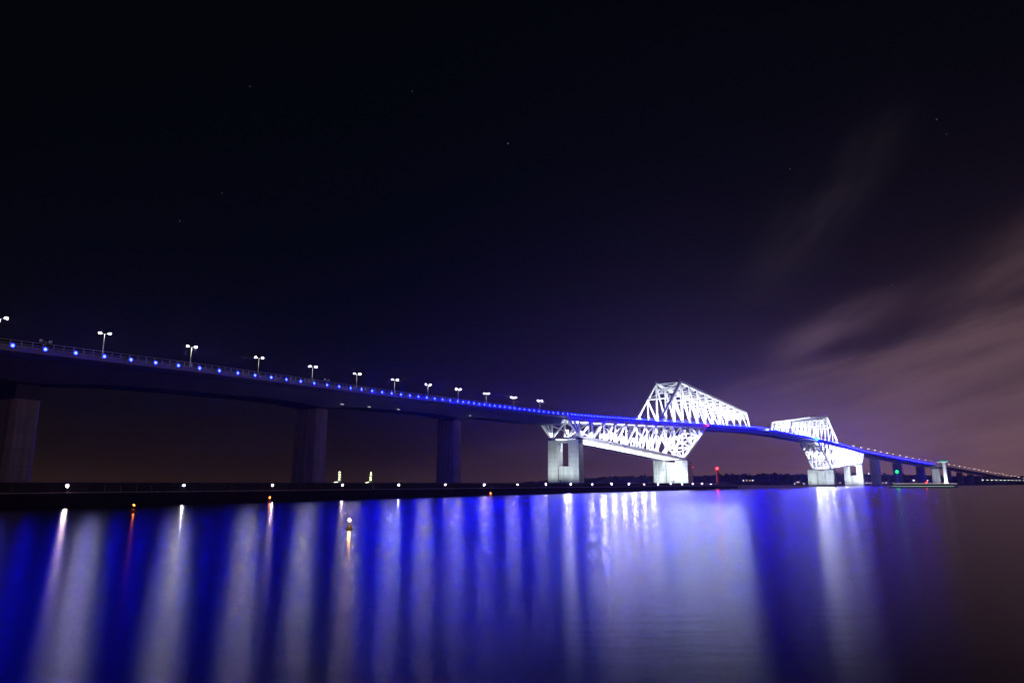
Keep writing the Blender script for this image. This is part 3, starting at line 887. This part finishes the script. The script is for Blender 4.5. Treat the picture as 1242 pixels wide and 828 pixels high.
# lights of the far shore
GF = 'tiny lights dotted along the far shore'
FAR = [(902, 583, 0), (906, 583, 1), (910, 583, 1), (913.5, 583, 0), (967, 585, 1), (969, 585.2, 1), (975, 587, 0), (964, 587.3, 0), (1015, 585.5, 1), (1019, 585.8, 1), (1047, 586, 1), (1051, 586, 0), (1054, 586, 1), (1057, 586, 1), (1068.5, 585.8, 1), (1071, 586, 1), (1075, 585.8, 0), (1055, 575, 0)]
for i, (u, v, c_) in enumerate(sorted(FAR)):
    d = 1700. + (i % 3) * 60
    p = Vector(((u - 621) / 846 * d, d, max(3.2, CAMZ + (586.5 - v) * d / 846)))
    b_ = Vector((p.x, p.y, .0))
    r = empty('shore_light', b_, f'{ORD[i]} tiny light from the left along the dark far shore', 'lamp', GF)
    m = MB(); m.tube(b_, p, .25, .2, 6); m.build('pole', M['dark_metal'], r)
    m = MB(); m.ball(p, .8 if v > 580 else .9, 1); m.build('lamp_lens', (SHORE_WARM if c_ else SHORE_WHITE), r)
m = MB(); m.sweep([[Vector((x_, 1640, -1)), Vector((x_, 1650, 1.2)), Vector((x_, 1850, 1.5)), Vector((x_, 1860, -1))] for x_ in span(430, 980, 25)])
tag(m.build('low_shore', M['soil']), kind='structure')
# floodlit work yard left of the round tower
YD = 1500.
r = empty('work_yard_shed', ((1112 - 621) / 843 * YD, YD, 2.4), 'long low shed with bright pink-white lights between the last blue pier and the round tower', 'shed')
xa, xb = (1105 - 621) / 843 * YD, (1124 - 621) / 843 * YD
m = MB(); m.box(xa, xb, YD, YD + 9, 0, 9); m.build('wall', M['white_paint'], r)
m = MB(); m.beam((xa - 1, YD + 4.5, 9.5), (xb + 1, YD + 4.5, 9.5), .6, 12); m.build('roof', M['red_paint'], r)
for u in (1106.5, 1112.5, 1117, 1121, 1123.5):
    x_ = (u - 621) / 843 * YD
    m = MB(); m.ball((x_, YD - 1.5, 10.5 if u in (1106.5, 1112.5, 1123.5) else 8.), .95 if u == 1106.5 else .6, 1); m.build('yard_lamp', glow('yard_light%d' % int(u), (1., .84, .84), 14), r)

# ------------------------------------------------------------------ haze
m = MB(); m.box(-1500, 2600, -60, 3600, -1.0, 120)
hz = m.build('haze', bpy.data.materials.new('thin_haze')); tag(hz, kind='stuff')
hm = hz.data.materials[0]; hm.use_nodes = True
nt = hm.node_tree; nt.nodes.remove(nt.nodes['Principled BSDF'])
pv = nt.nodes.new('ShaderNodeVolumePrincipled'); pv.inputs['Color'].default_value = (.42, .34, 1., 1); pv.inputs['Density'].default_value = 1.3e-4; pv.inputs['Anisotropy'].default_value = .8
nt.links.new(pv.outputs[0], nt.nodes['Material Output'].inputs['Volume'])

# ------------------------------------------------------------------ night sky
w = bpy.data.worlds.new('World'); scene.world = w; w.use_nodes = True
nt = w.node_tree; nt.nodes.clear()
N = nt.nodes.new; LK = nt.links.new
def val(op, a, b=None, c=None, clamp=False):
    n = N('ShaderNodeMath'); n.operation = op; n.use_clamp = clamp
    for i, x in enumerate((a, b, c)):
        if x is None: continue
        if isinstance(x, (int, float)): n.inputs[i].default_value = x
        else: LK(x, n.inputs[i])
    return n.outputs[0]
def ramp(x, a, b, lo=0., hi=1.):
    n = N('ShaderNodeMapRange'); n.interpolation_type = 'SMOOTHSTEP'
    LK(x, n.inputs[0])
    for i, v in enumerate((a, b, lo, hi)): n.inputs[i+1].default_value = v
    return n.outputs[0]
def colmul(fac, col):
    n = N('ShaderNodeVectorMath'); n.operation = 'SCALE'; n.inputs[0].default_value = col; LK(fac, n.inputs['Scale']); return n.outputs[0]
def add(a, b):
    n = N('ShaderNodeVectorMath'); n.operation = 'ADD'; LK(a, n.inputs[0]); LK(b, n.inputs[1]); return n.outputs[0]
tc_ = N('ShaderNodeTexCoord')
nrm = N('ShaderNodeVectorMath'); nrm.operation = 'NORMALIZE'; LK(tc_.outputs['Generated'], nrm.inputs[0])
sep = N('ShaderNodeSeparateXYZ'); LK(nrm.outputs[0], sep.inputs[0])
X, Y, Z = sep.outputs
az = val('ARCTAN2', X, Y)                  # 0 = north, positive to the east
el = val('ARCSINE', Z)
elp = val('MAXIMUM', el, 0.)
sky = N('ShaderNodeTexSky'); sky.sky_type = 'NISHITA'; sky.sun_disc = False
sky.sun_elevation = math.radians(-9); sky.sun_rotation = math.radians(45)
base = N('ShaderNodeVectorMath'); base.operation = 'SCALE'; LK(sky.outputs[0], base.inputs[0]); base.inputs['Scale'].default_value = .05
col = base.outputs[0]
one = val('ADD', val('MULTIPLY', el, 0.), 1.)
col = add(col, colmul(one, (.0008, .0014, .0024)))
# town glow low over the horizon, strongest to the east
g1_ = val('POWER', 2.718, val('MULTIPLY', elp, -9.0))
east = ramp(az, -.25, .70)
col = add(col, colmul(val('MULTIPLY', g1_, val('MULTIPLY_ADD', east, .95, .05)), (.088, .046, .044)))
g2_ = val('POWER', 2.718, val('MULTIPLY', elp, -24.))
col = add(col, colmul(val('MULTIPLY', g2_, val('MULTIPLY_ADD', east, .8, .2)), (.110, .050, .020)))
# violet air glow of the lit harbour
g3_ = val('MULTIPLY', val('POWER', 2.718, val('MULTIPLY', elp, -6.5)), ramp(az, -.30, .30))
col = add(col, colmul(g3_, (.006, .003, .026)))
# streaks of thin cloud lit from below
def cloud(az0, el0, wa, we, tilt, sx, sy, seed, lo, hi):
    da = val('SUBTRACT', az, az0); de = val('SUBTRACT', el, el0)
    a = val('ADD', val('MULTIPLY', da, math.cos(tilt)), val('MULTIPLY', de, math.sin(tilt)))
    b_ = val('SUBTRACT', val('MULTIPLY', de, math.cos(tilt)), val('MULTIPLY', da, math.sin(tilt)))
    cv = N('ShaderNodeCombineXYZ'); LK(val('MULTIPLY', a, sx), cv.inputs[0]); LK(val('MULTIPLY', b_, sy), cv.inputs[1]); cv.inputs[2].default_value = seed
    nz = N('ShaderNodeTexNoise'); nz.inputs['Scale'].default_value = 1.; nz.inputs['Detail'].default_value = 5; nz.inputs['Roughness'].default_value = .5; LK(cv.outputs[0], nz.inputs['Vector'])
    nf = ramp(nz.outputs['Fac'], lo, hi)
    e = val('ADD', val('POWER', val('ABSOLUTE', val('DIVIDE', a, wa)), 2.), val('POWER', val('ABSOLUTE', val('DIVIDE', b_, we)), 2.))
    return val('MULTIPLY', val('POWER', 2.718, val('MULTIPLY', e, -1.)), nf)
# a bank of low cloud: everything under a slanting upper edge, thinning to the north
cvb = N('ShaderNodeCombineXYZ')
LK(val('MULTIPLY', val('ADD', az, val('MULTIPLY', el, .25)), 5.), cvb.inputs[0]); LK(val('MULTIPLY', val('SUBTRACT', el, val('MULTIPLY', az, .25)), 30.), cvb.inputs[1])
nb = N('ShaderNodeTexNoise'); nb.inputs['Scale'].default_value = 1.; nb.inputs['Detail'].default_value = 6; nb.inputs['Roughness'].default_value = .55; LK(cvb.outputs[0], nb.inputs['Vector'])
edge = val('SUBTRACT', val('MULTIPLY_ADD', az, .217, .129 - .217 * .327), el)
edge = val('ADD', edge, val('MULTIPLY', val('SUBTRACT', nb.outputs['Fac'], .5), .045))
bank = val('MULTIPLY', val('MULTIPLY', ramp(edge, -.022, .022), ramp(az, .12, .55, .15, 1.)), ramp(nb.outputs['Fac'], .25, .7, .55, 1.1))
col = add(col, colmul(bank, (.080, .046, .048)))
c2 = cloud(.435, .196, .085, .022, .40, 7, 26, 8.2, .25, .62)
c3 = cloud(.45, .36, .115, .035, .75, 5, 16, 1.7, .25, .70)
c4 = cloud(.70, .275, .20, .034, .50, 5, 22, 5.5, .25, .68)
col = add(col, colmul(c2, (.060, .036, .050)))
col = add(col, colmul(c3, (.016, .012, .015)))
col = add(col, colmul(c4, (.055, .031, .034)))
# a few stars; an aircraft's trail is set as one more point
def star(u, v, s_):
    f = 828.; p = .2048
    F = f * math.cos(p) + (v - 414) * math.sin(p); U = f * math.sin(p) + (414 - v) * math.cos(p)
    d = Vector((u - 621, F, U)).normalized()
    n = N('ShaderNodeVectorMath'); n.operation = 'DISTANCE'; LK(nrm.outputs[0], n.inputs[0]); n.inputs[1].default_value = d
    return val('MULTIPLY', val('LESS_THAN', n.outputs['Value'], .00085), s_)
st_ = None
for u, v, s_ in ((218, 268, .30), (269, 234, .12), (488, 290, .10), (500, 111, .08), (303, 105, .07), (616, 174, .25), (1136, 145, .10), (1082, 346, .10), (874, 272, .08), (817, 213, .06), (958, 205, .09), (1148, 163, .05)):
    x = star(u, v, s_); st_ = x if st_ is None else val('ADD', st_, x)
col = add(col, colmul(st_, (.4, .45, .55)))
bg = N('ShaderNodeBackground'); LK(col, bg.inputs['Color']); bg.inputs['Strength'].default_value = 1.0
out = N('ShaderNodeOutputWorld'); LK(bg.outputs[0], out.inputs['Surface'])

# ------------------------------------------------------------------ render settings
vs = scene.view_settings
vs.view_transform = 'Standard'; vs.look = 'None'; vs.gamma = 1.0; vs.exposure = 0.0; vs.use_curve_mapping = False
cy = scene.cycles
cy.max_bounces = 4; cy.diffuse_bounces = 1; cy.glossy_bounces = 2; cy.transmission_bounces = 1; cy.volume_bounces = 0; cy.transparent_max_bounces = 4
cy.sample_clamp_indirect = 10.0; cy.sample_clamp_direct = 0.0
cy.use_denoising = True
cy.use_adaptive_sampling = False
cy.use_light_tree = True
cy.caustics_reflective = False; cy.caustics_refractive = False
